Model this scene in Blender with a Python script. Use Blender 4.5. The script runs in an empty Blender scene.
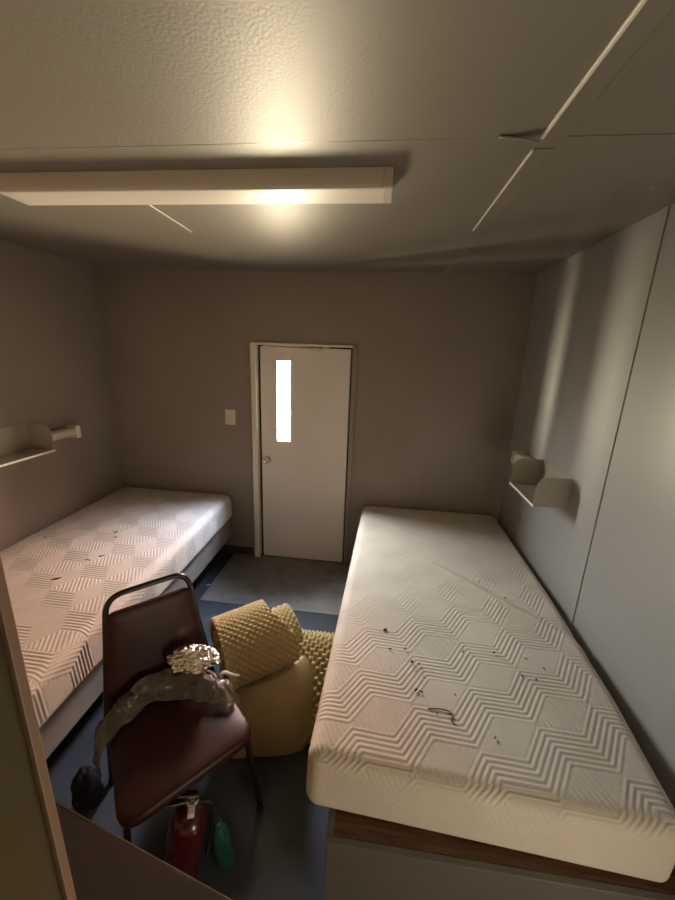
import bpy, bmesh, math, random
import numpy as np
from mathutils import Vector, Matrix, noise
random.seed(7)
SC = bpy.context.scene
COL = SC.collection
PI = math.pi

# ------------------------------------------------------------------ camera
F_PX, YAW, PITCH, ROLL, CAM_H = 370.0, 0.1072, 0.2588, -0.036, 2.0067
def make_camera():
    cy, sy, cp, sp = math.cos(YAW), math.sin(YAW), math.cos(PITCH), math.sin(PITCH)
    fwd = Vector((-sy*cp, cy*cp, -sp)); right = Vector((cy, sy, 0)); down = fwd.cross(right)
    r2 = right*math.cos(ROLL) + down*math.sin(ROLL)
    d2 = -right*math.sin(ROLL) + down*math.cos(ROLL)
    M = Matrix((r2, -d2, -fwd)).transposed().to_4x4()
    M.translation = Vector((0, 0, CAM_H))
    c = bpy.data.cameras.new('camera'); o = bpy.data.objects.new('camera', c); COL.objects.link(o)
    c.sensor_fit = 'VERTICAL'; c.sensor_height = 36.0; c.lens = F_PX/900*36.0
    c.clip_start = 0.02
    o.matrix_world = M
    SC.camera = o
make_camera()

# ------------------------------------------------------------------ view, world, lights
SC.view_settings.view_transform = 'Standard'
SC.view_settings.look = 'None'
SC.view_settings.gamma = 1.0
SC.view_settings.use_curve_mapping = False
SC.view_settings.exposure = 0.1
SC.cycles.use_denoising = True
SC.cycles.max_bounces = 14
SC.cycles.diffuse_bounces = 8
SC.cycles.glossy_bounces = 6
SC.cycles.transparent_max_bounces = 12
SC.cycles.sample_clamp_indirect = 12.0
SC.cycles.caustics_reflective = False

SKY_STRENGTH = 165.0
def make_world():
    w = bpy.data.worlds.new('world'); SC.world = w; w.use_nodes = True
    nt = w.node_tree; nt.nodes.clear(); N = nt.nodes.new; L = nt.links.new
    out = N('ShaderNodeOutputWorld'); bg = N('ShaderNodeBackground'); L(bg.outputs[0], out.inputs[0])
    tc = N('ShaderNodeTexCoord'); sep = N('ShaderNodeSeparateXYZ'); L(tc.outputs['Generated'], sep.inputs[0])
    def math_(op, a, b=None, c=None):
        m = N('ShaderNodeMath'); m.operation = op
        for i, v in enumerate((a, b, c)):
            if v is None: continue
            if isinstance(v, (int, float)): m.inputs[i].default_value = v
            else: L(v, m.inputs[i])
        return m.outputs[0]
    def ramp(fac, stops):
        r = N('ShaderNodeValToRGB'); e = r.color_ramp.elements
        while len(e) > 1: e.remove(e[-1])
        e[0].position = stops[0][0]; e[0].color = (*stops[0][1], 1)
        for p, c in stops[1:]:
            k = e.new(p); k.color = (*c, 1)
        L(fac, r.inputs[0]); return r.outputs[0]
    def el(deg): return (math.sin(math.radians(deg)) + 1)/2
    def mix(f, a, b, typ='MIX'):
        m = N('ShaderNodeMix'); m.data_type = 'RGBA'; m.blend_type = typ
        if isinstance(f, (int, float)): m.inputs[0].default_value = f
        else: L(f, m.inputs[0])
        L(a, m.inputs[6]); L(b, m.inputs[7]); return m.outputs[2]
    h = math_('MULTIPLY_ADD', sep.outputs[2], .5, .5)
    # elevation: sunlit sandy ground, bright horizon, hazy then blue sky, the dark underside of a roof overhang
    warm = ramp(h, [(0, (.10, .08, .06)), (el(-42), (.60, .50, .34)), (el(-30), (1.5, 1.25, .86)), (el(-3), (1.7, 1.46, 1.05)),
                    (el(3), (1.6, 1.3, .95)), (el(22), (2.4, 1.36, 1.02)), (el(31), (1.9, 1.62, 1.52)), (el(42), (1.35, 1.55, 2.0)),
                    (el(60), (1.3, 1.55, 2.1)), (el(67), (.15, .16, .18)), (1, (.05, .05, .05))])
    cool = ramp(h, [(0, (.10, .08, .06)), (el(-32), (.45, .38, .27)), (el(-22), (.6, .5, .35)), (el(-10), (1.7, 1.45, 1.05)),
                    (el(3), (1.9, 1.7, 1.4)), (el(9), (1.35, 1.34, 1.32)), (el(30), (1.7, 1.68, 1.62)), (el(42), (2.1, 2.1, 2.1)),
                    (el(60), (2.0, 2.05, 2.2)), (el(68), (.15, .16, .18)), (1, (.05, .05, .05))])
    az = math_('ARCTAN2', math_('MULTIPLY', sep.outputs[0], -1.0), sep.outputs[1])     # 0 straight out of the door, + to the left
    def deg(a): return math.radians(a)/PI/2 + .5
    azn = math_('MULTIPLY_ADD', az, .5/PI, .5)
    side = ramp(azn, [(deg(14), (0, 0, 0)), (deg(34), (1, 1, 1))])
    sky = mix(side, warm, cool)
    # bright gaps and a dark building to the left of the door, low down near the horizon
    a, b = .20, 1.45
    bands = ramp(azn, [(deg(44), (1.1,)*3), (deg(52), (.75,)*3), (deg(56), (.85,)*3), (deg(57.5), (b,)*3), (deg(60), (b,)*3), (deg(63), (a,)*3),
                       (deg(71.5), (a,)*3), (deg(72.3), (b*3.2,)*3), (deg(80), (b*3.4,)*3), (deg(86), (.8,)*3)])
    white = ramp(azn, [(0, (1, 1, 1))])
    low = ramp(h, [(el(-6), (1, 1, 1)), (el(12), (0, 0, 0))])
    m = mix(low, white, bands)
    sky = mix(1.0, sky, m, 'MULTIPLY')
    # right-hand sky darkened, as by an added unseen building, to dim the left wall
    right = ramp(azn, [(deg(-57), (.05, .045, .04)), (deg(-39), (1, 1, 1))])
    righth = ramp(azn, [(deg(-78), (.10, .10, .10)), (deg(-48), (1, 1, 1))])
    lowr = ramp(h, [(el(21), (1, 1, 1)), (el(33), (0, 0, 0))])
    sky = mix(1.0, sky, mix(lowr, righth, right), 'MULTIPLY')
    L(sky, bg.inputs[0]); bg.inputs[1].default_value = SKY_STRENGTH
    w.cycles.sampling_method = 'MANUAL'; w.cycles.sample_map_resolution = 1024
make_world()

def area(name, loc, rot, sx, sy, energy, color, portal=False):
    l = bpy.data.lights.new(name, 'AREA'); l.shape = 'RECTANGLE'; l.size = sx; l.size_y = sy
    l.energy = energy; l.color = color; l.cycles.is_portal = portal
    o = bpy.data.objects.new(name, l); COL.objects.link(o); o.location = loc; o.rotation_euler = rot
    return o
area('door_window_portal', (-.844, 3.275, 1.556), (-PI/2, 0, 0), .40, .98, 1, (1, 1, 1), True)
# added low warm lamp on the solid right wall, for an unseen opening
area('side_fill_lamp', (1.125, -.06, .64), (0, PI/2, -.35), .55, .5, 16.0, (1.0, .84, .61))

# ------------------------------------------------------------------ materials
def mat(name, color, rough=.6, metal=0, spec=.5, bump=None, mottle=None, coat=0, transmission=0, sheen=0):
    m = bpy.data.materials.new(name); m.use_nodes = True; nt = m.node_tree
    b = nt.nodes['Principled BSDF']; N = nt.nodes.new; L = nt.links.new
    b.inputs['Base Color'].default_value = (*color, 1); b.inputs['Roughness'].default_value = rough
    b.inputs['Metallic'].default_value = metal; b.inputs['Specular IOR Level'].default_value = spec
    b.inputs['Coat Weight'].default_value = coat; b.inputs['Transmission Weight'].default_value = transmission
    tc = N('ShaderNodeTexCoord')
    if mottle:
        scale, c2, lo, hi = mottle
        n = N('ShaderNodeTexNoise'); n.inputs['Scale'].default_value = scale; n.inputs['Detail'].default_value = 5
        L(tc.outputs['Object'], n.inputs['Vector'])
        r = N('ShaderNodeValToRGB'); r.color_ramp.elements[0].position = lo; r.color_ramp.elements[1].position = hi
        r.color_ramp.elements[0].color = (*color, 1); r.color_ramp.elements[1].color = (*c2, 1)
        L(n.outputs[0], r.inputs[0]); L(r.outputs[0], b.inputs['Base Color'])
    if bump:
        scale, strength, dist = bump
        n = N('ShaderNodeTexNoise'); n.inputs['Scale'].default_value = scale; n.inputs['Detail'].default_value = 3
        L(tc.outputs['Object'], n.inputs['Vector'])
        bm = N('ShaderNodeBump'); bm.inputs['Strength'].default_value = strength; bm.inputs['Distance'].default_value = dist
        L(n.outputs[0], bm.inputs['Height']); L(bm.outputs[0], b.inputs['Normal'])
    return m

M = {}
M['ceiling'] = mat('ceiling gloss paint', (.235, .210, .178), .47, spec=.60, bump=(120, .45, .002), mottle=(1.3, (.215, .190, .158), .35, .7))
M['wall'] = mat('beige gloss wall paint', (.315, .268, .232), .42, spec=.4, bump=(30, .25, .003), mottle=(1.7, (.28, .238, .205), .35, .7))
M['wall_lit'] = mat('gloss wall paint lit grey', (.375, .385, .375), .36, spec=.5, bump=(24, .2, .003), mottle=(1.5, (.345, .35, .34), .35, .7))  # same wall paint, made lighter and greyer for the window light on it
M['trim'] = mat('painted batten', (.235, .210, .178), .34, bump=(60, .15, .002))
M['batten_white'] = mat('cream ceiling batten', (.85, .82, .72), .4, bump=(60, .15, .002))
M['floor'] = mat('blue grey vinyl', (.068, .076, .092), .16, spec=.5, bump=(14, .12, .003), mottle=(5, (.050, .058, .073), .35, .7))
M['patch'] = mat('worn grey threshold sheet', (.20, .19, .175), .4, bump=(20, .2, .002), mottle=(9, (.12, .118, .116), .4, .75))
M['baseboard'] = mat('dark brown vinyl base', (.06, .04, .03), .5, bump=(40, .1, .002))
M['door'] = mat('white door paint', (.89, .82, .77), .38, bump=(30, .15, .002), mottle=(3, (.83, .765, .715), .4, .8))
M['frame_white'] = mat('cream frame paint', (.84, .78, .67), .35, bump=(40, .15, .002))
M['gap'] = mat('dark rubber seal', (.03, .02, .015), .7, bump=(60, .1, .001))
M['chrome'] = mat('brushed steel', (.62, .58, .52), .22, metal=1, bump=(80, .05, .0005))
M['plastic_white'] = mat('cream plastic', (.78, .72, .62), .35, bump=(60, .05, .0005))
M['lens'] = mat('white acrylic lens', (.66, .60, .535), .45, spec=.5, bump=(70, .04, .0006))
M['fixture'] = mat('white enamel', (.60, .54, .48), .4, bump=(70, .05, .0006))
M['shelf'] = mat('cream painted steel', (.42, .385, .32), .35, bump=(50, .08, .001))
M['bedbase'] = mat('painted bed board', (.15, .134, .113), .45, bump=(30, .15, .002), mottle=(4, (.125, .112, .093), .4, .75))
M['foam'] = mat('yellow foam', (.52, .41, .205), .9, spec=.1, bump=(260, .35, .002), mottle=(6, (.45, .345, .165), .4, .75))
M['vinyl'] = mat('burgundy vinyl', (.042, .009, .0075), .42, spec=.3, bump=(160, .25, .0012), mottle=(7, (.034, .008, .007), .4, .7))
M['vinyl_edge'] = mat('dark burgundy welt', (.035, .012, .01), .4, bump=(160, .2, .001))
M['black_tube'] = mat('black enamel tube', (.014, .010, .009), .25, spec=.5, bump=(90, .05, .0006))
M['rubber'] = mat('black rubber', (.012, .012, .012), .6, bump=(90, .1, .0006))
M['ext_red'] = mat('dark red enamel', (.065, .006, .008), .28, coat=.3, bump=(60, .03, .0006))
M['brass'] = mat('brass fitting', (.55, .42, .22), .3, metal=1, bump=(60, .03, .0006))
M['paper'] = mat('white paper', (.75, .73, .70), .8, bump=(60, .2, .001))
M['black_cloth'] = mat('black cloth', (.010, .010, .013), .8, spec=.2, bump=(120, .4, .002))
M['foil'] = mat('crumpled foil', (.84, .78, .76), .22, metal=1, bump=(70, .5, .004))
M['desk'] = mat('dark desk laminate', (.026, .017, .014), .45, bump=(40, .12, .001), mottle=(8, (.020, .013, .011), .4, .7))
M['desk_edge'] = mat('pale metal edging', (.30, .24, .19), .25, metal=1, bump=(60, .05, .0006))
M['partition'] = mat('olive cream partition', (.40, .345, .215), .55, bump=(40, .2, .002), mottle=(2, (.36, .305, .185), .4, .7))
M['partition_edge'] = mat('pinkish brown edging', (.36, .22, .145), .5, bump=(40, .15, .002))
M['debris'] = mat('dark dry debris', (.030, .022, .015), .8, bump=(200, .5, .002))
M['debris_pale'] = mat('pale scrap', (.6, .58, .54), .7, bump=(100, .3, .001))
M['rear'] = mat('hall paint', (.45, .40, .32), .6, bump=(30, .2, .002))

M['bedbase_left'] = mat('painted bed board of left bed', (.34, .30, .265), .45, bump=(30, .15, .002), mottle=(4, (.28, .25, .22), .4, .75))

def wood_mat():
    m = bpy.data.materials.new('brown plywood'); m.use_nodes = True; nt = m.node_tree
    b = nt.nodes['Principled BSDF']; N = nt.nodes.new; L = nt.links.new
    tc = N('ShaderNodeTexCoord'); mp = N('ShaderNodeMapping'); mp.inputs['Scale'].default_value = (2.2, 26, 26)
    n = N('ShaderNodeTexNoise'); n.inputs['Scale'].default_value = 3; n.inputs['Detail'].default_value = 6
    r = N('ShaderNodeValToRGB'); e = r.color_ramp.elements
    e[0].position, e[1].position = .3, .72; e[0].color = (.06, .024, .010, 1); e[1].color = (.17, .078, .032, 1)
    L(tc.outputs['Object'], mp.inputs[0]); L(mp.outputs[0], n.inputs['Vector']); L(n.outputs[0], r.inputs[0]); L(r.outputs[0], b.inputs['Base Color'])
    b.inputs['Roughness'].default_value = .5
    return m
M['ply'] = wood_mat()

def fabric_mat(name, c1, c2, seed=0):
    m = bpy.data.materials.new(name); m.use_nodes = True; nt = m.node_tree
    b = nt.nodes['Principled BSDF']; N = nt.nodes.new; L = nt.links.new
    tc = N('ShaderNodeTexCoord'); mp = N('ShaderNodeMapping'); mp.inputs['Location'].default_value = (seed, seed*.7, 0)
    L(tc.outputs['Object'], mp.inputs[0])
    n = N('ShaderNodeTexNoise'); n.inputs['Scale'].default_value = 2.6; n.inputs['Detail'].default_value = 7; n.inputs['Roughness'].default_value = .65
    L(mp.outputs[0], n.inputs['Vector'])
    r = N('ShaderNodeValToRGB'); e = r.color_ramp.elements; e[0].position, e[1].position = .36, .66
    e[0].color = (*c2, 1); e[1].color = (*c1, 1); L(n.outputs[0], r.inputs[0]); L(r.outputs[0], b.inputs['Base Color'])
    b.inputs['Roughness'].default_value = .85; b.inputs['Specular IOR Level'].default_value = .2
    n2 = N('ShaderNodeTexNoise'); n2.inputs['Scale'].default_value = 420; n2.inputs['Detail'].default_value = 2
    L(tc.outputs['Object'], n2.inputs['Vector'])
    bm = N('ShaderNodeBump'); bm.inputs['Strength'].default_value = .25; bm.inputs['Distance'].default_value = .001
    L(n2.outputs[0], bm.inputs['Height']); L(bm.outputs[0], b.inputs['Normal'])
    return m
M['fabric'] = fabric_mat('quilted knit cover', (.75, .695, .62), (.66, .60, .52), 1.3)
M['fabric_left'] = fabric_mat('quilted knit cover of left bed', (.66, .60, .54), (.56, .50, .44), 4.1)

def glass_mat(name, tint, gloss_rough=.02):
    m = bpy.data.materials.new(name); m.use_nodes = True; nt = m.node_tree; nt.nodes.clear(); N = nt.nodes.new; L = nt.links.new
    out = N('ShaderNodeOutputMaterial'); mx = N('ShaderNodeMixShader'); tr = N('ShaderNodeBsdfTransparent'); gl = N('ShaderNodeBsdfGlossy')
    lw = N('ShaderNodeLayerWeight'); pw_ = N('ShaderNodeMath'); pw_.operation = 'POWER'; pw_.inputs[1].default_value = 5; L(lw.outputs['Facing'], pw_.inputs[0])
    fr = N('ShaderNodeMath'); fr.operation = 'MULTIPLY_ADD'; fr.inputs[1].default_value = .9; fr.inputs[2].default_value = .035; L(pw_.outputs[0], fr.inputs[0])
    tr.inputs[0].default_value = (*tint, 1); gl.inputs['Roughness'].default_value = gloss_rough
    L(fr.outputs[0], mx.inputs[0]); L(tr.outputs[0], mx.inputs[1]); L(gl.outputs[0], mx.inputs[2]); L(mx.outputs[0], out.inputs[0])
    return m
M['glass'] = glass_mat('window glass', (.97, .97, .96))
M['bottle'] = glass_mat('green bottle plastic', (.86, .98, .95), .08)
def tint_bottle():
    nt = M['bottle'].node_tree; N = nt.nodes.new; out = nt.nodes['Material Output']; src = out.inputs[0].links[0].from_socket
    p = N('ShaderNodeBsdfPrincipled'); p.inputs['Base Color'].default_value = (.04, .16, .14, 1); p.inputs['Roughness'].default_value = .15
    mx = N('ShaderNodeMixShader'); mx.inputs[0].default_value = .20
    nt.links.new(src, mx.inputs[1]); nt.links.new(p.outputs[0], mx.inputs[2]); nt.links.new(mx.outputs[0], out.inputs[0])
tint_bottle()

def film_mat():
    m = bpy.data.materials.new('smoky plastic film'); m.use_nodes = True; nt = m.node_tree; nt.nodes.clear(); N = nt.nodes.new; L = nt.links.new
    out = N('ShaderNodeOutputMaterial'); mx = N('ShaderNodeMixShader'); tr = N('ShaderNodeBsdfTransparent'); b = N('ShaderNodeBsdfPrincipled')
    b.inputs['Base Color'].default_value = (.17, .15, .115, 1); b.inputs['Roughness'].default_value = .3
    tr.inputs[0].default_value = (.8, .76, .7, 1)
    n = N('ShaderNodeTexNoise'); n.inputs['Scale'].default_value = 14; r = N('ShaderNodeMapRange')
    r.inputs[1].default_value = .3; r.inputs[2].default_value = .7; r.inputs[3].default_value = .35; r.inputs[4].default_value = .65
    tc = N('ShaderNodeTexCoord'); L(tc.outputs['Object'], n.inputs['Vector']); L(n.outputs[0], r.inputs[0])
    L(r.outputs[0], mx.inputs[0]); L(tr.outputs[0], mx.inputs[1]); L(b.outputs[0], mx.inputs[2]); L(mx.outputs[0], out.inputs[0])
    return m
M['film'] = film_mat()

# ------------------------------------------------------------------ mesh helpers
class MB:
    """collects shapes into one mesh"""
    def __init__(s): s.v = []; s.f = []
    def add(s, vs, fs):
        o = len(s.v); s.v += [tuple(v) for v in vs]; s.f += [tuple(i+o for i in f) for f in fs]; return s
    def box(s, x0, x1, y0, y1, z0, z1):
        return s.add([(x0,y0,z0),(x1,y0,z0),(x1,y1,z0),(x0,y1,z0),(x0,y0,z1),(x1,y0,z1),(x1,y1,z1),(x0,y1,z1)],
                     [(0,3,2,1),(4,5,6,7),(0,1,5,4),(1,2,6,5),(2,3,7,6),(3,0,4,7)])
    def prism(s, pts, axis, a, b):
        """polygon pts in the two other axes, extruded along axis from a to b"""
        def P(p, t):
            return {'x': (t, p[0], p[1]), 'y': (p[0], t, p[1]), 'z': (p[0], p[1], t)}[axis]
        n = len(pts)
        return s.add([P(p, a) for p in pts] + [P(p, b) for p in pts],
                     [tuple(range(n))[::-1], tuple(range(n, 2*n))] + [(i, (i+1) % n, n+(i+1) % n, n+i) for i in range(n)])
    def ring(s, outer, inner, y0, y1, splay=0):
        """rectangular frame in the xz plane with a hole, wider at y1 by the splay"""
        def c(r, y): return [(r[0], y, r[2]), (r[1], y, r[2]), (r[1], y, r[3]), (r[0], y, r[3])]
        wide = (inner[0]-splay, inner[1]+splay, inner[2]-splay, inner[3]+splay)
        vs = c(outer, y0)+c(inner, y0)+c(outer, y1)+c(wide, y1); fs = []
        for i in range(4):
            j = (i+1) % 4
            fs += [(i, j, 4+j, 4+i), (8+j, 8+i, 12+i, 12+j), (j, i, 8+i, 8+j), (4+i, 4+j, 12+j, 12+i)]
        return s.add(vs, fs)
    def tube(s, path, r, n=10, closed=False):
        path = [Vector(p) for p in path]; k = len(path); rr = r if isinstance(r, (list, tuple)) else [r]*k
        up = None; vs = []
        for i, p in enumerate(path):
            a = path[i-1] if (i or closed) else p; b = path[(i+1) % k] if (i < k-1 or closed) else p
            t = (b-a).normalized()
            if up is None: up = t.orthogonal().normalized()
            up = (up - t*up.dot(t)).normalized(); w = t.cross(up)
            vs += [p + (up*math.cos(2*PI*j/n) + w*math.sin(2*PI*j/n))*rr[i] for j in range(n)]
        fs = []
        for i in range(k if closed else k-1):
            for j in range(n):
                a, b = i*n, ((i+1) % k)*n
                fs.append((a+j, a+(j+1) % n, b+(j+1) % n, b+j))
        if not closed: fs += [tuple(range(n))[::-1], tuple(range((k-1)*n, k*n))]
        return s.add(vs, fs)
    def lathe(s, prof, origin=(0,0,0), axis=(0,0,1), n=24):
        """prof: (radius, height) pairs along axis"""
        ax = Vector(axis).normalized(); u = ax.orthogonal().normalized(); w = ax.cross(u); o = Vector(origin)
        vs = [o + ax*h + (u*math.cos(2*PI*j/n) + w*math.sin(2*PI*j/n))*max(r, 1e-4) for r, h in prof for j in range(n)]
        fs = [(i*n+j, i*n+(j+1) % n, (i+1)*n+(j+1) % n, (i+1)*n+j) for i in range(len(prof)-1) for j in range(n)]
        k = len(prof); fs += [tuple(range(n))[::-1], tuple(range((k-1)*n, k*n))]
        return s.add(vs, fs)
    def build(s, name, m, parent=None, bevel=0, smooth=False, seg=2):
        me = bpy.data.meshes.new(name); me.from_pydata(s.v, [], s.f); me.update()
        bm = bmesh.new(); bm.from_mesh(me); bmesh.ops.recalc_face_normals(bm, faces=bm.faces); bm.to_mesh(me); bm.free()
        return link(name, me, m, parent, bevel, smooth, seg)

def link(name, me, m, parent=None, bevel=0, smooth=False, seg=2):
    o = bpy.data.objects.new(name, me); COL.objects.link(o); me.materials.append(m)
    if parent: o.parent = parent
    if smooth:
        me.polygons.foreach_set('use_smooth', [True]*len(me.polygons))
        if smooth != 'all': me.set_sharp_from_angle(angle=math.radians(40))
    if bevel:
        b = o.modifiers.new('bevel', 'BEVEL'); b.width = bevel; b.segments = seg; b.limit_method = 'ANGLE'; b.angle_limit = math.radians(35)
    return o
def tag(o, label, cat, group=None):
    o['label'] = label; o['category'] = cat
    if group: o['group'] = group
    return o
def thing(name, loc, label, cat, rz=0, group=None):
    o = bpy.data.objects.new(name, None); COL.objects.link(o); o.location = loc; o.rotation_euler = (0, 0, rz); o.empty_display_size = .1
    return tag(o, label, cat, group)
def struct(o): o['kind'] = 'structure'; return o
def fillet(p, r, n=5, closed=False):
    """round the corners of a polyline"""
    p = [Vector(q) for q in p]; out = []
    for i, q in enumerate(p):
        if not closed and i in (0, len(p)-1): out.append(q); continue
        a, b = p[i-1], p[(i+1) % len(p)]
        d1 = min(r, (a-q).length*.48); d2 = min(r, (b-q).length*.48)
        s, e = q+(a-q).normalized()*d1, q+(b-q).normalized()*d2
        for k in range(n+1):
            t = k/n; out.append(s*(1-t)**2 + q*2*t*(1-t) + e*t*t)
    return out
def smooth_curve(pts, n=12):
    P = [Vector(q) for q in pts]; out = []
    for i in range(len(P)-1):
        a, b, c, d = P[max(i-1, 0)], P[i], P[i+1], P[min(i+2, len(P)-1)]
        for k in range(n):
            t = k/n
            out.append(.5*((2*b)+(c-a)*t+(2*a-5*b+4*c-d)*t*t+(3*b-a-3*c+d)*t**3))
    out.append(P[-1]); return out

# ------------------------------------------------------------------ the room
D, XR, XL, ZC = 3.2263, 1.1352, -2.481, 2.6356
Y0 = -1.25
T = .10
fl = MB().box(XL-T, XR+T, Y0-T, D+T, -T, 0).build('floor', M['floor']); struct(fl)
struct(MB().box(XL-T, XR+T, Y0-T, D+T, ZC, ZC+T).build('ceiling', M['ceiling']))
struct(MB().box(XL-T, XL, Y0-T, D+.045, 0, ZC).build('wall_left', M['wall']))
struct(MB().box(XR, XR+T, Y0-T, D+.045, 0, ZC).build('wall_right', M['wall_lit']))
DX0, DX1, DH = -1.085, -.236, 2.055       # door opening
TB = .045
wb = MB(); wb.box(XL, DX0, D, D+TB, 0, ZC); wb.box(DX1, XR, D, D+TB, 0, ZC); wb.box(DX0, DX1, D, D+TB, DH, ZC)
struct(wb.build('wall_back', M['wall']))
wf = MB(); wf.box(XL, XR, Y0-T, Y0, 0, ZC)
struct(wf.build('wall_front', M['rear']))
# partition the photographer stands beside
struct(MB().box(XL, -.264, .200, .206, 0, ZC).build('wall_partition', M['partition']))
struct(MB().box(-.264, -.2595, .198, .206, 0, ZC).build('trim_1', M['partition_edge'], bevel=.0008))
# worn sheet in front of the door
struct(MB().box(-1.36, .10, 2.478, D, 0, .004).build('trim_2', M['patch'], bevel=.002))
# baseboards
struct(MB().box(XL, DX0-.075, D-.012, D, 0, .085).build('baseboard_back', M['baseboard'], bevel=.004))
struct(MB().box(XR-.012, XR, .4, D, 0, .085).build('baseboard_right', M['baseboard'], bevel=.004))
struct(MB().box(XL, XL+.012, .4, D-.012, 0, .085).build('baseboard_left', M['baseboard'], bevel=.004))
# battens on the ceiling
nb = [3]
def batten(m, *b, bevel=.0015):
    o = MB().box(*b).build('trim_%d' % nb[0], m, bevel=bevel, seg=1); nb[0] += 1; struct(o)
batten(M['trim'], .428, .484, .21, 1.335, ZC-.005, ZC)
batten(M['trim'], .428, .484, 1.405, D, ZC-.002, ZC, bevel=.0005)
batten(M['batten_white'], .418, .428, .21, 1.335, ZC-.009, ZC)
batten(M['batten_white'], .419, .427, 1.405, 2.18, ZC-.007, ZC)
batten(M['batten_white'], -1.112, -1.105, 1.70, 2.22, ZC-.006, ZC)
batten(M['trim'], XL, .40, 1.338, 1.343, ZC-.0006, ZC, bevel=.0001)
batten(M['trim'], .50, XR, 1.338, 1.343, ZC-.0015, ZC, bevel=.0003)
# battens on the walls
batten(M['wall_lit'], XR-.006, XR, 1.868, 1.905, 0, ZC)
batten(M['wall'], .43, .47, D-.004, D, 0, ZC)
batten(M['wall'], 1.02, 1.05, D-.004, D, 0, ZC)
# lifted strip of paint where the ceiling battens meet
fp = MB(); fv = []
for i in range(9):
    x = .30+.115*i/8; dz = .018*(i/8)**1.5
    fv += [(x, 1.322, ZC-.002-dz), (x, 1.340, ZC-.001-dz*.5)]
fp.add(fv, [(2*i, 2*i+2, 2*i+3, 2*i+1) for i in range(8)])
o = fp.build('paint_flake', M['trim'], smooth='all'); sm = o.modifiers.new('solid', 'SOLIDIFY'); sm.thickness = .002
tag(o, 'lifted dark sliver of ceiling lining beside the gap in the ceiling batten', 'loose strip')

# ------------------------------------------------------------------ door
door = bpy.data.objects.new('door_1', None); COL.objects.link(door); door.location = (0, 0, 0); struct(door)
SX0, SX1, SZ0, SZ1 = -1.053, -.264, .012, 2.03
WX0, WX1, WZ0, WZ1 = -.903, -.786, 1.202, 1.914
YD = D-.002                                  # front face of the slab
MB().ring((SX0, SX1, SZ0, SZ1), (WX0, WX1, WZ0, WZ1), YD, YD+.032, .13).build('door_slab', M['door'], door)
MB().ring((WX0-.010, WX1+.010, WZ0-.010, WZ1+.010), (WX0, WX1, WZ0, WZ1), YD-.003, YD).build('window_bead', M['door'], door)
MB().box(WX0-.004, WX1+.004, YD+.003, YD+.007, WZ0-.004, WZ1+.004).build('window_pane', M['glass'], door)
kx, kz = -.997, 1.018
kb = MB().lathe([(.030, 0), (.030, .006), (.013, .010), (.012, .030), (.024, .038), (.028, .050), (.025, .062), (.012, .067), (0, .068)], (kx, YD, kz), (0, -1, 0))
kb.build('door_knob', M['chrome'], door, smooth=True)
# frame: jambs stand proud of the wall
fr = bpy.data.objects.new('door_frame', None); COL.objects.link(fr); fr.parent = door
MB().box(-1.134, -1.083, D-.035, D+.045, 0, 2.062).build('jamb', M['frame_white'], fr, bevel=.004)
MB().box(-.246, -.208, D-.022, D+.045, 0, 2.062).build('jamb', M['wall'], fr, bevel=.004)
MB().box(-1.083, -.246, D-.022, D+.045, 2.044, 2.064).build('head', M['frame_white'], fr, bevel=.004)
MB().box(-1.083, -.246, D-.004, D+.045, 0, .010).build('sill', M['gap'], fr)
MB().ring((-1.083, -.246, .0, 2.046), (-1.035, -.282, .03, 2.012), D+.032, D+.045).build('door_stop', M['gap'], fr)
# torn closer bracket along the head of the door
tb = MB(); vs = []
for i in range(13):
    t = i/12; x = -.575+.125*t
    dz = .030*math.sin(PI*min(t*1.6, 1)) + .005*math.sin(t*17)
    vs += [(x, YD-.006-.012*math.sin(PI*t), 2.034-dz), (x, YD-.004, 2.046), (x, YD-.001, 2.032-dz*.6)]
for i in range(12): tb.add([], [])
fs = []
for i in range(12):
    a = 3*i
    fs += [(a, a+3, a+4, a+1), (a+2, a+5, a+3, a), (a+1, a+4, a+5, a+2)]
tb.add(vs, fs); tb.build('torn_weather_strip', M['frame_white'], door, smooth='all')

# light switch left of the door
sw = thing('light_switch', (-1.345, D, 1.395), 'small cream light switch plate on the wall left of the door', 'light switch')
MB().box(-.048, .048, -.007, 0, -.070, .070).build('switch_plate', M['plastic_white'], sw, bevel=.004)
MB().prism([(-.007, -.012), (-.017, .008), (-.012, .012), (-.007, .012)], 'x', -.006, .006).build('toggle', M['plastic_white'], sw, bevel=.001)
for z in (-.042, .042): MB().lathe([(.004, 0), (.003, .0015), (0, .002)], (0, -.007, z), (0, -1, 0), 10).build('screw', M['chrome'], sw)

# ------------------------------------------------------------------ ceiling light
ZB = 2.572
FX0, FX1, FY0, FY1 = -1.56, .0, 1.500, 1.662
lt = thing('ceiling_light', ((FX0+FX1)/2, (FY0+FY1)/2, ZC), 'long unlit white fluorescent fitting with wraparound lens on the ceiling', 'ceiling light')
hx = (FX1-FX0)/2; hy = (FY1-FY0)/2; hz = ZC-ZB
def wrap(y, r, k=6):
    """lens section: flat bottom with rounded lower corners"""
    p = [(-y, 0)]
    for i in range(k+1):
        a = PI + PI/2*i/k; p.append((-y+r+r*math.cos(a), -hz+r+r*math.sin(a)))
    for i in range(k+1):
        a = 1.5*PI + PI/2*i/k; p.append((y-r+r*math.cos(a), -hz+r+r*math.sin(a)))
    p.append((y, 0)); return p
MB().prism([(-hy*.9, -.001), (-hy*.9, -.026), (hy*.9, -.026), (hy*.9, -.001)], 'x', -hx+.02, hx-.02).build('housing', M['fixture'], lt)
MB().prism([(y, min(z, -.001)) for y, z in wrap(hy-.002, .016)], 'x', -hx+.034, hx-.034).build('lens', M['lens'], lt, smooth=True)
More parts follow.
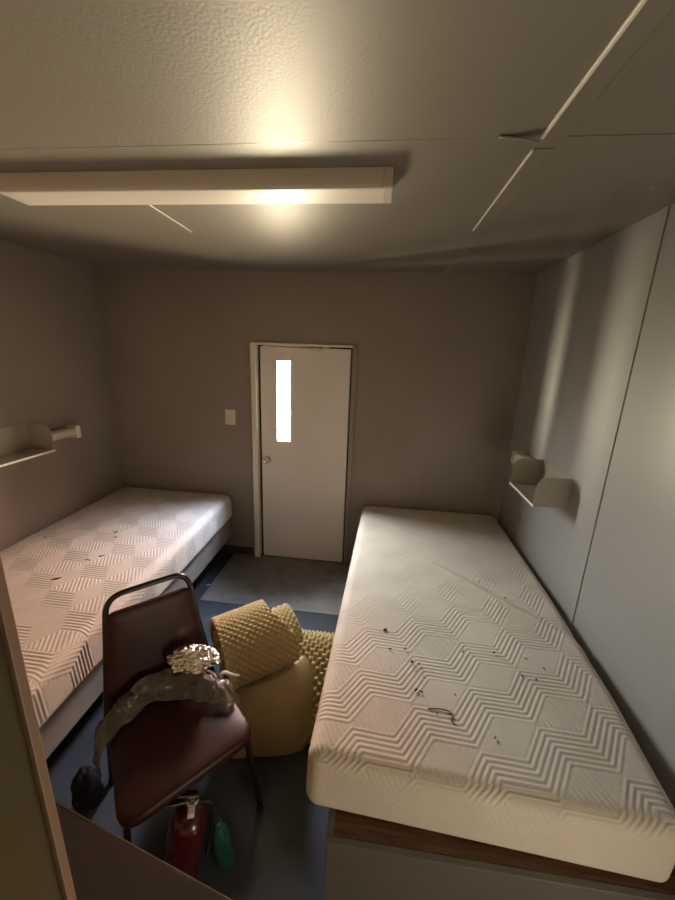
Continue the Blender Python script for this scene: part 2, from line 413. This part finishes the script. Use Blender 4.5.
for s in (-1, 1):
    MB().prism(wrap(hy, .017), 'x', min(s*hx, s*(hx-.034)), max(s*hx, s*(hx-.034))).build('end_cap', M['fixture'], lt, bevel=.003, smooth=True)

# ------------------------------------------------------------------ wall shelves and the fittings beside them
def shelf(loc, mirror, label, L=.41):
    """box bracket shelf, local +x leads away from the wall, local y along it"""
    s = thing('wall_shelf', loc, label, 'shelf', PI if mirror else 0, 'wall shelves above the beds')
    dep, h, t = .19, .185, .004
    MB().box(0, dep, -L/2, L/2, 0, t).build('shelf_board', M['shelf'], s, bevel=.001)
    MB().box(0, t, -L/2, L/2, t, h).build('back_panel', M['shelf'], s, bevel=.001)
    prof = [(t, t), (dep, t)] + [(dep-.07+.07*math.cos(a), h-.07+.07*math.sin(a)) for a in [PI/2*i/8 for i in range(9)]] + [(t, h)]
    for y in (-L/2, L/2-t):
        MB().prism(prof, 'y', y, y+t).build('end_panel', M['shelf'], s, bevel=.001)
    # rolled front lip along board
    MB().box(dep-.002, dep+.004, -L/2, L/2, -.004, .010).build('front_lip', M['batten_white'], s, bevel=.001)
    return s
shelf((XR, 2.365, 1.163), True, 'cream steel wall shelf with rounded end panels above the right bed')
shelf((XL, 2.115, 1.252), False, 'cream steel wall shelf above the left bed, cut by the photo edge')
def wall_light(loc, mirror, label):
    w = thing('wall_light', loc, label, 'wall light', PI if mirror else 0, 'reading lights beside the wall shelves')
    MB().box(0, .03, -.10, .10, -.035, .035).build('back_plate', M['shelf'], w, bevel=.004)
    MB().prism([(.03, -.036), (.085, -.030), (.094, -.015), (.094, .020), (.08, .034), (.03, .036)], 'y', -.125, .105).build('light_cover', M['lens'], w, bevel=.004, smooth=True)
    e = 1 if not mirror else -1
    y0, y1 = (.105, .145) if not mirror else (-.145, -.105)
    MB().box(.005, .102, y0, y1, -.052, .046).build('end_cap', M['frame_white'], w, bevel=.006)
wall_light((XL, 2.53, 1.318), False, 'white tube-shaped wall light with cream end cap beyond the left shelf')
wall_light((XR, 2.735, 1.285), True, 'cream wall light mostly hidden beyond the shelf over the right bed')

# ------------------------------------------------------------------ beds
def quilt_height(u, v, e=.0190*7/.8660, pitch=.0190):
    """rhombille quilting: of each three rhombi two carry ribs that bend across their shared edge, the third is plain"""
    s3 = math.sqrt(3)
    # hexagon centres of circumradius e
    q = (s3/3*u - v/3)/e; r = (2/3*v)/e
    x, z = q, r; y = -x-z
    rx, ry, rz = np.round(x), np.round(y), np.round(z)
    dx, dy, dz = abs(rx-x), abs(ry-y), abs(rz-z)
    m1 = (dx > dy) & (dx > dz); m2 = ~m1 & (dy > dz)
    rx = np.where(m1, -ry-rz, rx); rz = np.where(~m1 & ~m2, -rx-ry, rz)
    cx = e*(s3*rx + s3/2*rz); cz = e*1.5*rz
    lu, lv = u-cx, v-cz
    ang = (np.degrees(np.arctan2(lv, lu)) + 360 - 30) % 360
    sec = (ang//120).astype(int)
    # hash to vary which sector is plain
    hsh = np.abs(np.sin(rx*12.99+rz*78.23)*43758.5) % 1
    h = np.zeros_like(u)
    for k, n, amp in ((0, 120, 1), (1, 0, 1), (2, 0, 0)):
        n = math.radians(n); d = lu*math.cos(n)+lv*math.sin(n)
        # steep-sided ribs with rounded tops, parallel to the cell edges
        rib = np.clip(.5-.5*np.cos(2*PI*d/pitch), 0, 1)**.8
        if not amp:
            d = lu*math.cos(math.radians(60))+lv*math.sin(math.radians(60))
            rib = np.where(hsh > .40, .5-.5*np.cos(2*PI*d/pitch), .6); amp = 1
        h = np.where(sec == k, rib*amp, h)
    return h

def mattress(name, m, x0, x1, y0, y1, z0, z1, warp, label, quilt_amp, cell=.0047, r=.055, uv_rot=PI/6, sag=None):
    nx, ny, nz = int((x1-x0)/cell), int((y1-y0)/cell), int((z1-z0)/(cell*1.3))
    V, Fc, off = [], [], 0
    X = np.linspace(x0, x1, nx+1); Y = np.linspace(y0, y1, ny+1); Z = np.linspace(z0, z1, nz+1)
    Xc, Yc = np.linspace(x0, x1, 40), np.linspace(y0, y1, 60)
    def face(A, B, make):
        nonlocal off
        a, b = np.meshgrid(A, B, indexing='ij'); p = make(a, b); V.append(p.reshape(-1, 3))
        i, j = np.meshgrid(np.arange(len(A)-1), np.arange(len(B)-1), indexing='ij'); n = len(B)
        q = np.stack([i*n+j, (i+1)*n+j, (i+1)*n+j+1, i*n+j+1], -1).reshape(-1, 4)+off
        Fc.append(q); off += len(A)*len(B)
    c = lambda v: (lambda a, b: np.full_like(a, v))
    face(X, Y, lambda a, b: np.stack([a, b, np.full_like(a, z1)], -1))
    face(Xc, Yc, lambda a, b: np.stack([a, b, np.full_like(a, z0)], -1)[:, :, :])
    face(X, Z, lambda a, b: np.stack([a, np.full_like(a, y0), b], -1))
    face(X, Z, lambda a, b: np.stack([a, np.full_like(a, y1), b], -1))
    face(Y, Z, lambda a, b: np.stack([np.full_like(a, x0), a, b], -1))
    face(Y, Z, lambda a, b: np.stack([np.full_like(a, x1), a, b], -1))
    P = np.concatenate(V); Q = np.concatenate(Fc)
    lo = np.array([x0+r, y0+r, z0+r*.6]); hi = np.array([x1-r, y1-r, z1-r])
    core = np.clip(P, lo, hi); d = P-core
    d[:, 2] = np.where(P[:, 2] < lo[2], d[:, 2]/.6, d[:, 2])
    ln = np.linalg.norm(d, axis=1, keepdims=True); nrm = d/np.maximum(ln, 1e-9)
    rz = np.where(nrm[:, 2:3] < 0, .6, 1.0)
    S = core + nrm*r*np.concatenate([np.ones((len(P), 2)), rz], 1)
    # unrolled pattern coordinates: sides continue the top
    u = P[:, 0].copy(); v = P[:, 1].copy(); drop = z1-P[:, 2]
    u = np.where(np.abs(P[:, 0]-x0) < 1e-6, u-drop, u); u = np.where(np.abs(P[:, 0]-x1) < 1e-6, u+drop, u)
    v = np.where(np.abs(P[:, 1]-y0) < 1e-6, v-drop, v); v = np.where(np.abs(P[:, 1]-y1) < 1e-6, v+drop, v)
    cr, sr = math.cos(uv_rot), math.sin(uv_rot)
    h = quilt_height(u*cr-v*sr+7.3, u*sr+v*cr+5.1)
    h = h*np.clip((P[:, 2]-z0)/.03-.6, 0, 1)
    if sag is not None: S[:, 2] += sag(P, nrm)
    S = S + nrm*(h*quilt_amp(P, nrm))[:, None]
    S = warp(S)
    me = bpy.data.meshes.new(name)
    me.vertices.add(len(S)); me.vertices.foreach_set('co', S.astype(np.float32).ravel())
    me.loops.add(len(Q)*4); me.loops.foreach_set('vertex_index', Q.astype(np.int32).ravel())
    me.polygons.add(len(Q)); me.polygons.foreach_set('loop_start', np.arange(0, len(Q)*4, 4, dtype=np.int32))
    me.update(calc_edges=True); me.validate()
    bm = bmesh.new(); bm.from_mesh(me); bmesh.ops.remove_doubles(bm, verts=bm.verts, dist=.0004)
    bmesh.ops.recalc_face_normals(bm, faces=bm.faces); bm.to_mesh(me); bm.free()
    o = link(name, me, m, smooth='all')
    return tag(o, label, 'mattress', 'bare quilted mattresses')

ZM0, ZM1 = .402, .650
def warp_right(S):
    S = S.copy(); v = (3.215-S[:, 1])/2.25                     # 0 at the wall, 1 at the near end
    k = np.clip(v, 0, 1.1)
    u = (S[:, 0]+.10)/1.19
    xl = -.088-.084*k; xr = 1.098-.045*np.clip((k-.5)/.5, 0, 1.2)-.03*np.clip((k-.8)/.2, 0, 1.2)
    S[:, 0] = xl+(xr-xl)*u
    zt = (S[:, 2]-ZM0)/(ZM1-ZM0)
    S[:, 1] -= .062*k*np.clip(u, 0, 1)
    S[:, 0] -= (1-zt)*.012*k*(1-np.clip(u, 0, 1))
    return S
def sag_right(P, nrm):
    w = np.clip((P[:, 2]-ZM0)/(ZM1-ZM0), 0, 1)
    # a crease running across the far third, lower hollow in the middle
    d = (P[:, 0]-.66)*.688+(P[:, 1]-2.09)*.726
    on = np.clip((P[:, 0]-.25)/.25, 0, 1)
    hol = -.012*np.exp(-((P[:, 0]-.45)/.4)**2-((P[:, 1]-1.7)/.8)**2)
    return w*(hol + on*(.007*np.exp(-(d/.022)**2) - .006*np.exp(-((d-.05)/.04)**2)))
mattress('mattress', M['fabric'], -.10, 1.09, .955, 3.215, ZM0, ZM1, warp_right,
         'bare cream quilted mattress with dark specks, on the right bed base', lambda P, n: .0033*np.clip(.35+.65*np.clip(n[:, 2]*2, 0, 1), 0, 1),
         sag=sag_right)
def warp_left(S):
    S = S.copy(); k = np.clip((3.2-S[:, 1])/2.2, 0, 1)
    zt = np.clip((S[:, 2]-ZM0)/(ZM1-ZM0), 0, 1)
    u = np.clip((S[:, 0]+2.47)/1.1, 0, 1)
    S[:, 0] += u*(.02+.02*k) + (1-zt)*.02*u
    return S
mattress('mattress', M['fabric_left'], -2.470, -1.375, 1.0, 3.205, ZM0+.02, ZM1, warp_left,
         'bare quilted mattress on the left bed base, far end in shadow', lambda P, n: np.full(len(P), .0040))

def bed_base(loc, x0, x1, y0, y1, zt, label, deck_drop, inset, zb=.20, m='bedbase'):
    b = thing('bed_base', loc, label, 'bed base', 0, 'plywood bed bases')
    lx, ly = loc[0], loc[1]
    x0 -= lx; x1 -= lx; y0 -= ly; y1 -= ly; t = .022
    MB().box(x0, x1, y0, y0+t, zb, zt).build('front_panel', M[m], b, bevel=.003)
    MB().box(x0, x1, y1-t, y1, zb, zt).build('end_panel', M[m], b, bevel=.003)
    for a in (x0, x1-t): MB().box(a, a+t, y0+t, y1-t, zb, zt).build('side_panel', M[m], b, bevel=.003)
    MB().box(x0+t, x1-t, y0+t, y1-t, zt-.022-deck_drop, zt-deck_drop).build('deck_board', M['ply'], b, bevel=.001)
    MB().box(x0+inset, x1-inset, y0+inset, y1-.02, 0, zb).build('plinth', M['baseboard'], b)
    return b
bed_base((.5, 2.04, 0), -.085, 1.118, .866, 3.20, ZM0, 'pale painted bed base with brown plywood top under the right mattress', .002, .10, .06)
bed_base((-1.9, 2.1, 0), -2.462, -1.375, .985, 3.19, ZM0+.018, 'pale painted bed base under the left mattress', .002, .22, m='bedbase_left')

# ------------------------------------------------------------------ foam toppers
def sheet(prof, axis, up, length, thick, amp, pitch, end_fn=None, start_fn=None, outer=True, seg=.007, m=None, name='sheet', parent=None, diag=True):
    """a foam sheet: profile (Vector list in world space at axis start) swept along axis; bumps on its left-hand side"""
    axis = Vector(axis).normalized(); P = [prof[0]]; 
    for q in prof[1:]:
        while (q-P[-1]).length > seg: P.append(P[-1]+(q-P[-1]).normalized()*seg)
    n = len(P); nrm = []
    for i in range(n):
        t = (P[min(i+2, n-1)]-P[max(i-2, 0)]).normalized(); nrm.append(axis.cross(t).normalized())
    k = int(length/seg); vs = []
    for side in (0, 1):
        for i in range(n):
            a0 = start_fn(i/(n-1)) if start_fn else 0.0
            a1 = end_fn(i/(n-1)) if end_fn else length
            for j in range(k+1):
                a = a0+(a1-a0)*j/k
                if side == 0:
                    s_ = i*seg
                    if diag: b = math.sin(PI*2*(s_+a)/pitch/1.414)*math.sin(PI*2*(s_-a)/pitch/1.414)
                    else: b = math.sin(PI*2*s_/pitch)*math.sin(PI*2*a/pitch)
                    vs.append(P[i]+axis*a+nrm[i]*(amp*b))
                else: vs.append(P[i]+axis*a-nrm[i]*thick)
    fs = []; w = k+1; o2 = n*w
    for i in range(n-1):
        for j in range(k):
            a = i*w+j
            fs.append((a, a+1, a+w+1, a+w)); fs.append((o2+a, o2+a+w, o2+a+w+1, o2+a+1))
    for i in range(n-1):
        for j, f in ((0, 0), (k, 1)):
            a = i*w+j; q = (a, a+w, o2+a+w, o2+a); fs.append(q if not f else q[::-1])
    for j in range(k):
        for i, f in ((0, 1), (n-1, 0)):
            a = i*w+j; q = (a, a+1, o2+a+1, o2+a); fs.append(q[::-1] if f == 0 else q)
    return MB().add(vs, fs).build(name, m, parent, smooth='all')

AX = Vector((math.cos(math.radians(37)), math.sin(math.radians(37)), .06)).normalized()
WP = Vector((math.sin(math.radians(37)), -math.cos(math.radians(37)), 0))
base = Vector((-.64, 1.655, 0)) - AX*.22
pr_ = [(.02, .345), (.14, .335), (.20, .37), (.21, .43), (.17, .50), (.08, .56), (-.03, .585), (-.13, .56), (-.19, .49), (-.185, .41), (-.12, .368), (0, .372), (.11, .395), (.145, .44), (.11, .485), (.03, .515), (-.05, .52), (-.10, .50)]
prof = [base+WP*p[0]+Vector((0, 0, p[1])) for p in smooth_curve([(a, b, 0) for a, b in pr_], 10)]
def r_end(t):
    if t < .22: return .44
    if t < .36: return .44-.09*(t-.22)/.14
    if t < .55: return .35
    return .35+.14*min((t-.55)/.25, 1)
tt = sheet(prof, AX, None, .44,   .030, .0075, .036, end_fn=r_end, start_fn=lambda t: .055, m=M['foam'], name='foam_topper', diag=False)
tag(tt, 'rolled yellow egg-crate foam topper lying uppermost beside the chair', 'foam topper', 'yellow foam toppers on the floor')

low = thing('foam_topper', (-.45, 1.6, 0), 'folded yellow foam topper on the floor beneath the rolled one, coarse bumps at right', 'foam topper', 0, 'yellow foam toppers on the floor')
def place(o, par):
    o.parent = par; o.matrix_parent_inverse = Matrix.Translation(par.location).inverted()
# bumpy layer sloping up away from the viewer
pf = [(1.44, .045), (1.52, .12), (1.62, .20), (1.74, .265), (1.86, .295), (1.96, .27), (2.03, .18), (2.05, .05)]
prof = [Vector((-.74, a, b)) for a, b, c in smooth_curve([(p[0], p[1], 0) for p in pf], 10)]
sh = sheet(prof, (1, 0, 0), None, .575, .04, .017, .050, m=M['foam'], name='bumpy_layer', diag=False); place(sh, low)
# smooth front layer, bulging towards the viewer
bm_ = MB(); nu, nv = 44, 26; vs = []
cx = smooth_curve([(-.70, 1.365, 0), (-.63, 1.345, 0), (-.50, 1.37, 0), (-.34, 1.41, 0), (-.265, 1.46, 0), (-.25, 1.57, 0)], 9)
tx = smooth_curve([(-.70, 1.49, .30), (-.64, 1.47, .315), (-.56, 1.47, .325), (-.42, 1.56, .33), (-.36, 1.65, .33), (-.33, 1.72, .32)], 9)
n = len(cx)
for side in (0, 1):
    for i in range(n):
        for j in range(nv+1):
            t = j/nv; b = cx[i]*(1-t)+tx[i]*t
            tn = (cx[min(i+1, n-1)]-cx[max(i-1, 0)]).normalized(); nn = Vector((tn.y, -tn.x, .25)).normalized()
            bul = .05*math.sin(PI*t)**.8 + .006*noise.noise(b*9)
            vs.append(b + nn*(bul - (.042 if side else 0)))
fs = []; w = nv+1; o2 = n*w
for i in range(n-1):
    for j in range(nv):
        a = i*w+j; fs += [(a, a+w, a+w+1, a+1), (o2+a, o2+a+1, o2+a+w+1, o2+a+w)]
    for j in (0, nv):
        a = i*w+j; fs.append((a, a+w, o2+a+w, o2+a))
for j in range(nv):
    for i in (0, n-1):
        a = i*w+j; fs.append((a, a+1, o2+a+1, o2+a))
sh = bm_.add(vs, fs).build('smooth_layer', M['foam'], smooth=True); place(sh, low)
for v in sh.data.vertices: v.co.z = max(v.co.z, .002)

# ------------------------------------------------------------------ chair
ch = thing('chair', (-.77, 1.144, 0), 'burgundy vinyl stacking chair with black tube frame in the middle of the floor', 'chair', PI/4)
def cushion(outline, z0, z1, r, crown, parent, name, m, tf=None):
    """padded slab from a closed outline: rings shrink towards the middle"""
    n = len(outline); c = sum(outline, Vector((0, 0, 0)))/n; rings = []
    for k in range(7):
        a = -PI/2+PI*k/6; inset = r*(1-math.cos(a)); z = (z0+z1)/2+(z1-z0)/2*math.sin(a)
        rings.append([p+(c-p).normalized()*inset+Vector((0, 0, z)) for p in outline])
    for s in (.8, .55, .28):
        rings.append([c+(p-c)*s+Vector((0, 0, z1+crown*(1-s*s))) for p in outline])
    vs = [p for g in rings for p in g]; fs = []
    for k in range(len(rings)-1):
        for i in range(n): j = (i+1) % n; fs.append((k*n+i, k*n+j, (k+1)*n+j, (k+1)*n+i))
    fs.append(tuple(range(n))[::-1]); vs.append(c+Vector((0, 0, z1+crown))); q = len(vs)-1; L0 = (len(rings)-1)*n
    for i in range(n): fs.append((L0+i, L0+(i+1) % n, q))
    if tf: vs = [tf(v) for v in vs]
    return MB().add(vs, fs).build(name, m, parent, smooth='all')
so = fillet([(-.262, -.285, 0), (.252, -.250, 0), (.228, .20, 0), (-.228, .20, 0)], .085, 7, True)
cushion(so, .425, .475, .018, .012, ch, 'seat', M['vinyl'])
# backrest: slab in the tilted plane of the back
TILT = .16
def back_tf(v):
    # local cushion x -> x, y -> height up the back, z -> thickness towards the sitter
    y, z = v.y, v.z
    return Vector((v.x+.0*y, .222+y*math.sin(TILT)-z*math.cos(TILT), .44+y*math.cos(TILT)+z*math.sin(TILT)))
bo = fillet([(-.232, -.005, 0), (.232, -.005, 0), (.172, .455, 0), (-.172, .455, 0)], .03, 6, True)
cushion(bo, -.012, .022, .010, .006, ch, 'backrest', M['vinyl'], back_tf)
def bp_(x, y, z=0): return back_tf(Vector((x, y, z)))
loop = fillet([bp_(-.235, -.06, -.004), bp_(-.168, .525, -.004), bp_(.168, .525, -.004), bp_(.235, -.06, -.004)], .075, 8)
MB().tube(loop, .0125, 12).build('back_frame', M['black_tube'], ch, smooth=True)
legs = {'fl': [(-.225, -.19, .425), (-.262, -.235, .012)], 'fr': [(.225, -.19, .425), (.262, -.235, .012)],
        'bl': [tuple(bp_(-.235, -.06, -.004)), (-.235, .215, .30), (-.245, .28, .012)], 'br': [tuple(bp_(.235, -.06, -.004)), (.235, .215, .30), (.245, .28, .012)]}
for k, p in legs.items():
    lg = MB().tube(fillet(p, .05, 4), .0125, 12).build('leg', M['black_tube'], ch, smooth=True)
    e = p[-1]; MB().lathe([(.013, 0), (.0155, .002), (.0155, .022), (.0135, .03)], (e[0], e[1], 0), (0, 0, 1), 14).build('foot_cap', M['rubber'], lg, smooth=True)
sf = MB()
for s in (-1, 1): sf.tube([(s*.215, -.21, .415), (s*.228, .215, .415)], .0115, 10)
sf.tube([(-.215, -.205, .413), (.215, -.205, .413)], .0115, 10); sf.tube([(-.225, .19, .413), (.225, .19, .413)], .0115, 10)
sf.build('seat_frame', M['black_tube'], ch, smooth=True)

# plastic bag lying over the back of the seat (positions in the chair's own directions)
CZ = math.cos(PI/4)
def chw(x, y, z): return Vector((-.77+CZ*(x-y), 1.144+CZ*(x+y), z))
def bag():
    nu, nv = 46, 30; vs = []
    # ridge line and lower line of the crumpled film from the left side, over the seat, to its right edge
    top = smooth_curve([(-.292, .10, .40), (-.262, .15, .47), (-.17, .175, .545), (-.06, .18, .580), (.06, .16, .580), (.16, .09, .55), (.225, .01, .515), (.250, -.045, .495)], 14)
    frt = smooth_curve([(-.286, .02, .39), (-.258, .045, .475), (-.15, .095, .494), (-.06, .125, .494), (.05, .055, .494), (.12, -.02, .494), (.20, -.075, .494), (.245, -.10, .490)], 14)
    bak = smooth_curve([(-.284, .17, .41), (-.24, .185, .47), (-.17, .19, .50), (-.06, .19, .50), (.06, .185, .50), (.16, .15, .50), (.225, .09, .495), (.245, .03, .490)], 14)
    n = len(top); rows = 33
    for i in range(n):
        for j in range(rows):
            t = j/(rows-1)
            if t < .5: s = t*2; p = frt[i].lerp(top[i], s) + Vector((0, 0, .02*math.sin(PI*s)))
            else: s = t*2-1; p = top[i].lerp(bak[i], s) + Vector((0, 0, .015*math.sin(PI*s)))
            ed = math.sin(PI*t)
            q = Vector((p.x*11, p.y*11, p.z*11))
            dd = .040*(.42-abs(noise.noise(q*1.3))) + .022*(.3-abs(noise.noise(q*2.9+Vector((5, 1, 3)))))
            p = p + Vector((0, -.4, 1)).normalized()*dd*(.25+ed*.9)
            p.x += .02*noise.noise(q*2+Vector((9, 0, 0)))*ed; p.y += .02*noise.noise(q*1.8+Vector((0, 9, 0)))
            if -.24 < p.x < .24: p.z = max(p.z, .492)
            vs.append(chw(p.x, p.y, p.z))
    fs = [(i*rows+j, (i+1)*rows+j, (i+1)*rows+j+1, i*rows+j+1) for i in range(n-1) for j in range(rows-1)]
    o = MB().add(vs, fs).build('plastic_bag', M['film'], smooth=True)
    s = o.modifiers.new('solid', 'SOLIDIFY'); s.thickness = .0012
    tag(o, 'crumpled smoky see-through plastic bag lying along the back of the chair seat', 'plastic bag')
bag()
def lump(name, m, center, scale, rot, amp, freq, sub=4, sharp=False, seed=0):
    bm = bmesh.new(); bmesh.ops.create_icosphere(bm, subdivisions=sub, radius=1)
    for v in bm.verts:
        p = v.co*freq+Vector((seed, seed*1.7, seed*.3))
        c = noise.cell_vector(p*1.7)
        f = 1+amp*(abs(noise.noise(p))*1.6-.4)+amp*.5*noise.noise(p*2.3)
        if sharp: f += amp*.55*(noise.voronoi(p*1.6)[0][0]-.35)
        v.co = v.co*f
    me = bpy.data.meshes.new(name); bm.to_mesh(me); bm.free()
    R_ = Matrix.Rotation(rot, 4, 'Z') @ Matrix.Diagonal((*scale, 1)); me.transform(R_)
    o = link(name, me, m, smooth=False if sharp else 'all'); o.location = center
    return o
fo = lump('foil_wad', M['foil'], chw(.115, .118, .632), (.105, .062, .048), .15, .26, 2.6, 5, True, 3.1)
tag(fo, 'crumpled wad of silver foil on top of the plastic bag on the chair', 'foil')
tabm = MB(); vs = []
for i in range(9):
    t = i/8; p = chw(.205+.075*t, .035-.05*t, .555+.012*math.sin(5*t))
    wv = Vector((.2, .7, .3))*(.011*(1-.5*t)); vs += [p-wv, p+wv+Vector((0, 0, .004*math.sin(9*t)))]
tabm.add(vs, [(2*i, 2*i+2, 2*i+3, 2*i+1) for i in range(8)])
tb = tabm.build('paper_scrap', M['paper'], smooth='all'); s = tb.modifiers.new('solid', 'SOLIDIFY'); s.thickness = .003
tag(tb, 'twisted white paper scrap poking out beside the foil wad', 'paper scrap')

# ------------------------------------------------------------------ things on the floor under the chair
ex = thing('fire_extinguisher', (-.660, .905, .012), 'dark red fire extinguisher standing in front of the chair, half hidden by the desk', 'fire extinguisher')
ex.scale = (.95, .95, .94); ex.rotation_euler = (0.02, -.19, .4+PI)
MB().lathe([(.070, 0), (.072, .004), (.072, .27), (.069, .30), (.060, .325), (.036, .342), (.022, .348), (.020, .36)], n=32).build('cylinder', M['ext_red'], ex, smooth=True)
MB().lathe([(.020, .358), (.024, .36), (.024, .385), (.017, .39), (.017, .408), (0, .41)], n=20).build('valve', M['chrome'], ex, smooth=True)
hd = MB(); hd.prism([(-.02, .405), (.085, .425), (.088, .435), (-.02, .42)], 'y', -.012, .012)
hd.build('lever', M['chrome'], ex, bevel=.002)
hd = MB(); hd.prism([(-.02, .385), (.085, .380), (.085, .390), (-.02, .398)], 'y', -.012, .012)
hd.build('carry_handle', M['chrome'], ex, bevel=.002)
MB().tube(fillet([(-.018, 0, .375), (-.075, .0, .375), (-.098, .0, .30), (-.094, .01, .10)], .05, 6), [.008]*16, 10).build('hose', M['rubber'], ex, smooth=True)
MB().lathe([(.014, 0), (.014, .008), (0, .009)], (0, -.022, .372), (0, -1, 0), 16).build('gauge', M['plastic_white'], ex, smooth=True)
MB().box(-.012, .012, .02, .05, .368, .392).build('safety_tag', M['paper'], ex, bevel=.001)

bt = thing('bottle', (-.497, .972, 0), 'green translucent plastic bottle beside the red fire extinguisher', 'bottle')
bt.rotation_euler = (.05, -.08, 0)
MB().lathe([(.026, .002), (.033, .008), (.034, .07), (.032, .085), (.034, .10), (.034, .16), (.026, .195), (.014, .215), (.013, .232), (.011, .234),
            (.0115, .214), (.024, .193), (.032, .16), (.032, .10), (.030, .085), (.032, .07), (.031, .011), (.0, .008)], n=28).build('bottle_body', M['bottle'], bt, smooth=True)
MB().lathe([(.0155, .226), (.0155, .245), (.013, .248), (0, .248)], n=20).build('bottle_cap', mat('dark green cap', (.02, .10, .07), .4, bump=(90, .05, .0005)), bt, smooth=True)

rg = lump('black_rag', M['black_cloth'], (-1.188, 1.082, .085), (.055, .060, .115), .5, .26, 1.3, 4, False, 8.4)
for v in rg.data.vertices: v.co.z = max(v.co.z, -.083)
tag(rg, 'crumpled black cloth heap on the floor by the chair leg nearest the left bed', 'cloth')

# ------------------------------------------------------------------ desk at the lower left
dk = thing('desk', (-.581, .408, 0), 'dark brown desk top with pale metal edge in the lower left corner', 'desk', -.21)
ZD = .75
MB().box(-.34, .42, -.12, .195, ZD-.028, ZD).build('desk_top', M['desk'], dk, bevel=.002)
MB().box(-.34, .42, .195, .1985, ZD-.030, ZD+.0005).build('edge_band', M['desk_edge'], dk)
for x in (-.32, .38):
    for y in (-.10, .165): MB().box(x-.015, x+.015, y-.015, y+.015, 0, ZD-.028).build('leg', M['black_tube'], dk, bevel=.002)

# ------------------------------------------------------------------ debris
def bit(x, y, z, s, elong, rot, label, group, name, m='debris', seed=0):
    o = lump(name, M[m], (x, y, z), (s*elong, s*.55, s*.4), rot, .6, 1.8, 2, False, seed)
    return tag(o, label, 'debris', group)
zl = ZM1+.003
for i, (x, y, s, e, r) in enumerate([(-2.395, 3.10, .009, 1.8, .3), (-1.886, 2.306, .010, 1.6, .6), (-1.835, 2.235, .009, 1.6, .4), (-1.752, 1.991, .009, 2.6, .5),
                                     (-1.804, 1.933, .007, 3.0, .1), (-1.832, 1.719, .012, 2.2, .6), (-2.317, 2.149, .008, 1.3, .2)]):
    lab = ['dark crumb on the shadowed far corner of the left mattress', 'far upper one of two dark scraps close together on the left mattress',
           'near lower one of two dark scraps close together on the left mattress', 'thin dark sliver nearer the edge in the middle of the left mattress',
           'longest thin dark sliver just left of a shorter one on the left mattress', 'largest dark dry leaf on the near part of the left mattress',
           'tiny dark crumb by the wall side of the left mattress'][i]
    bit(x, y, zl, s, e, r, lab, 'dry scraps on the left mattress', 'dry_scrap', seed=i*2.3)
RB = [(.103,1.609,8),(.126,1.486,5),(.197,1.497,5),(.224,1.424,8),(.255,1.417,6),(.238,1.371,4),(.27,1.344,4),(.23,1.278,7),(.25,1.272,5),(.303,1.181,4),(.35,1.188,4),
      (.471,1.521,5),(.618,1.538,6),(.759,1.523,5),(.705,1.42,6),(.76,1.407,5),(.805,1.981,5),(.691,2.12,4),(.563,1.969,4),(.389,1.278,4),(.504,1.116,4),(.82,1.475,4)]
for i, (x, y, s) in enumerate(RB):
    bit(x, y, ZM1+.001, s*.00112, 1.0+random.random(), random.random()*3, 'tiny dark fleck among those scattered over the right mattress', 'flecks on the right mattress', 'fleck', seed=i*1.7)
th = MB().tube(smooth_curve([(.27, 1.20, ZM1-.003), (.33, 1.205, ZM1-.002), (.365, 1.19, ZM1-.002), (.355, 1.16, ZM1-.003), (.372, 1.145, ZM1-.003)], 6), .0018, 6).build('thread', M['debris'], smooth=True)
tag(th, 'curled dark thread on the near middle of the right mattress', 'thread')
bit(-1.384, 2.681, .004, .012, 1.2, .4, 'pale scrap on the blue floor beside the left bed', None, 'scrap', 'debris_pale', 5)
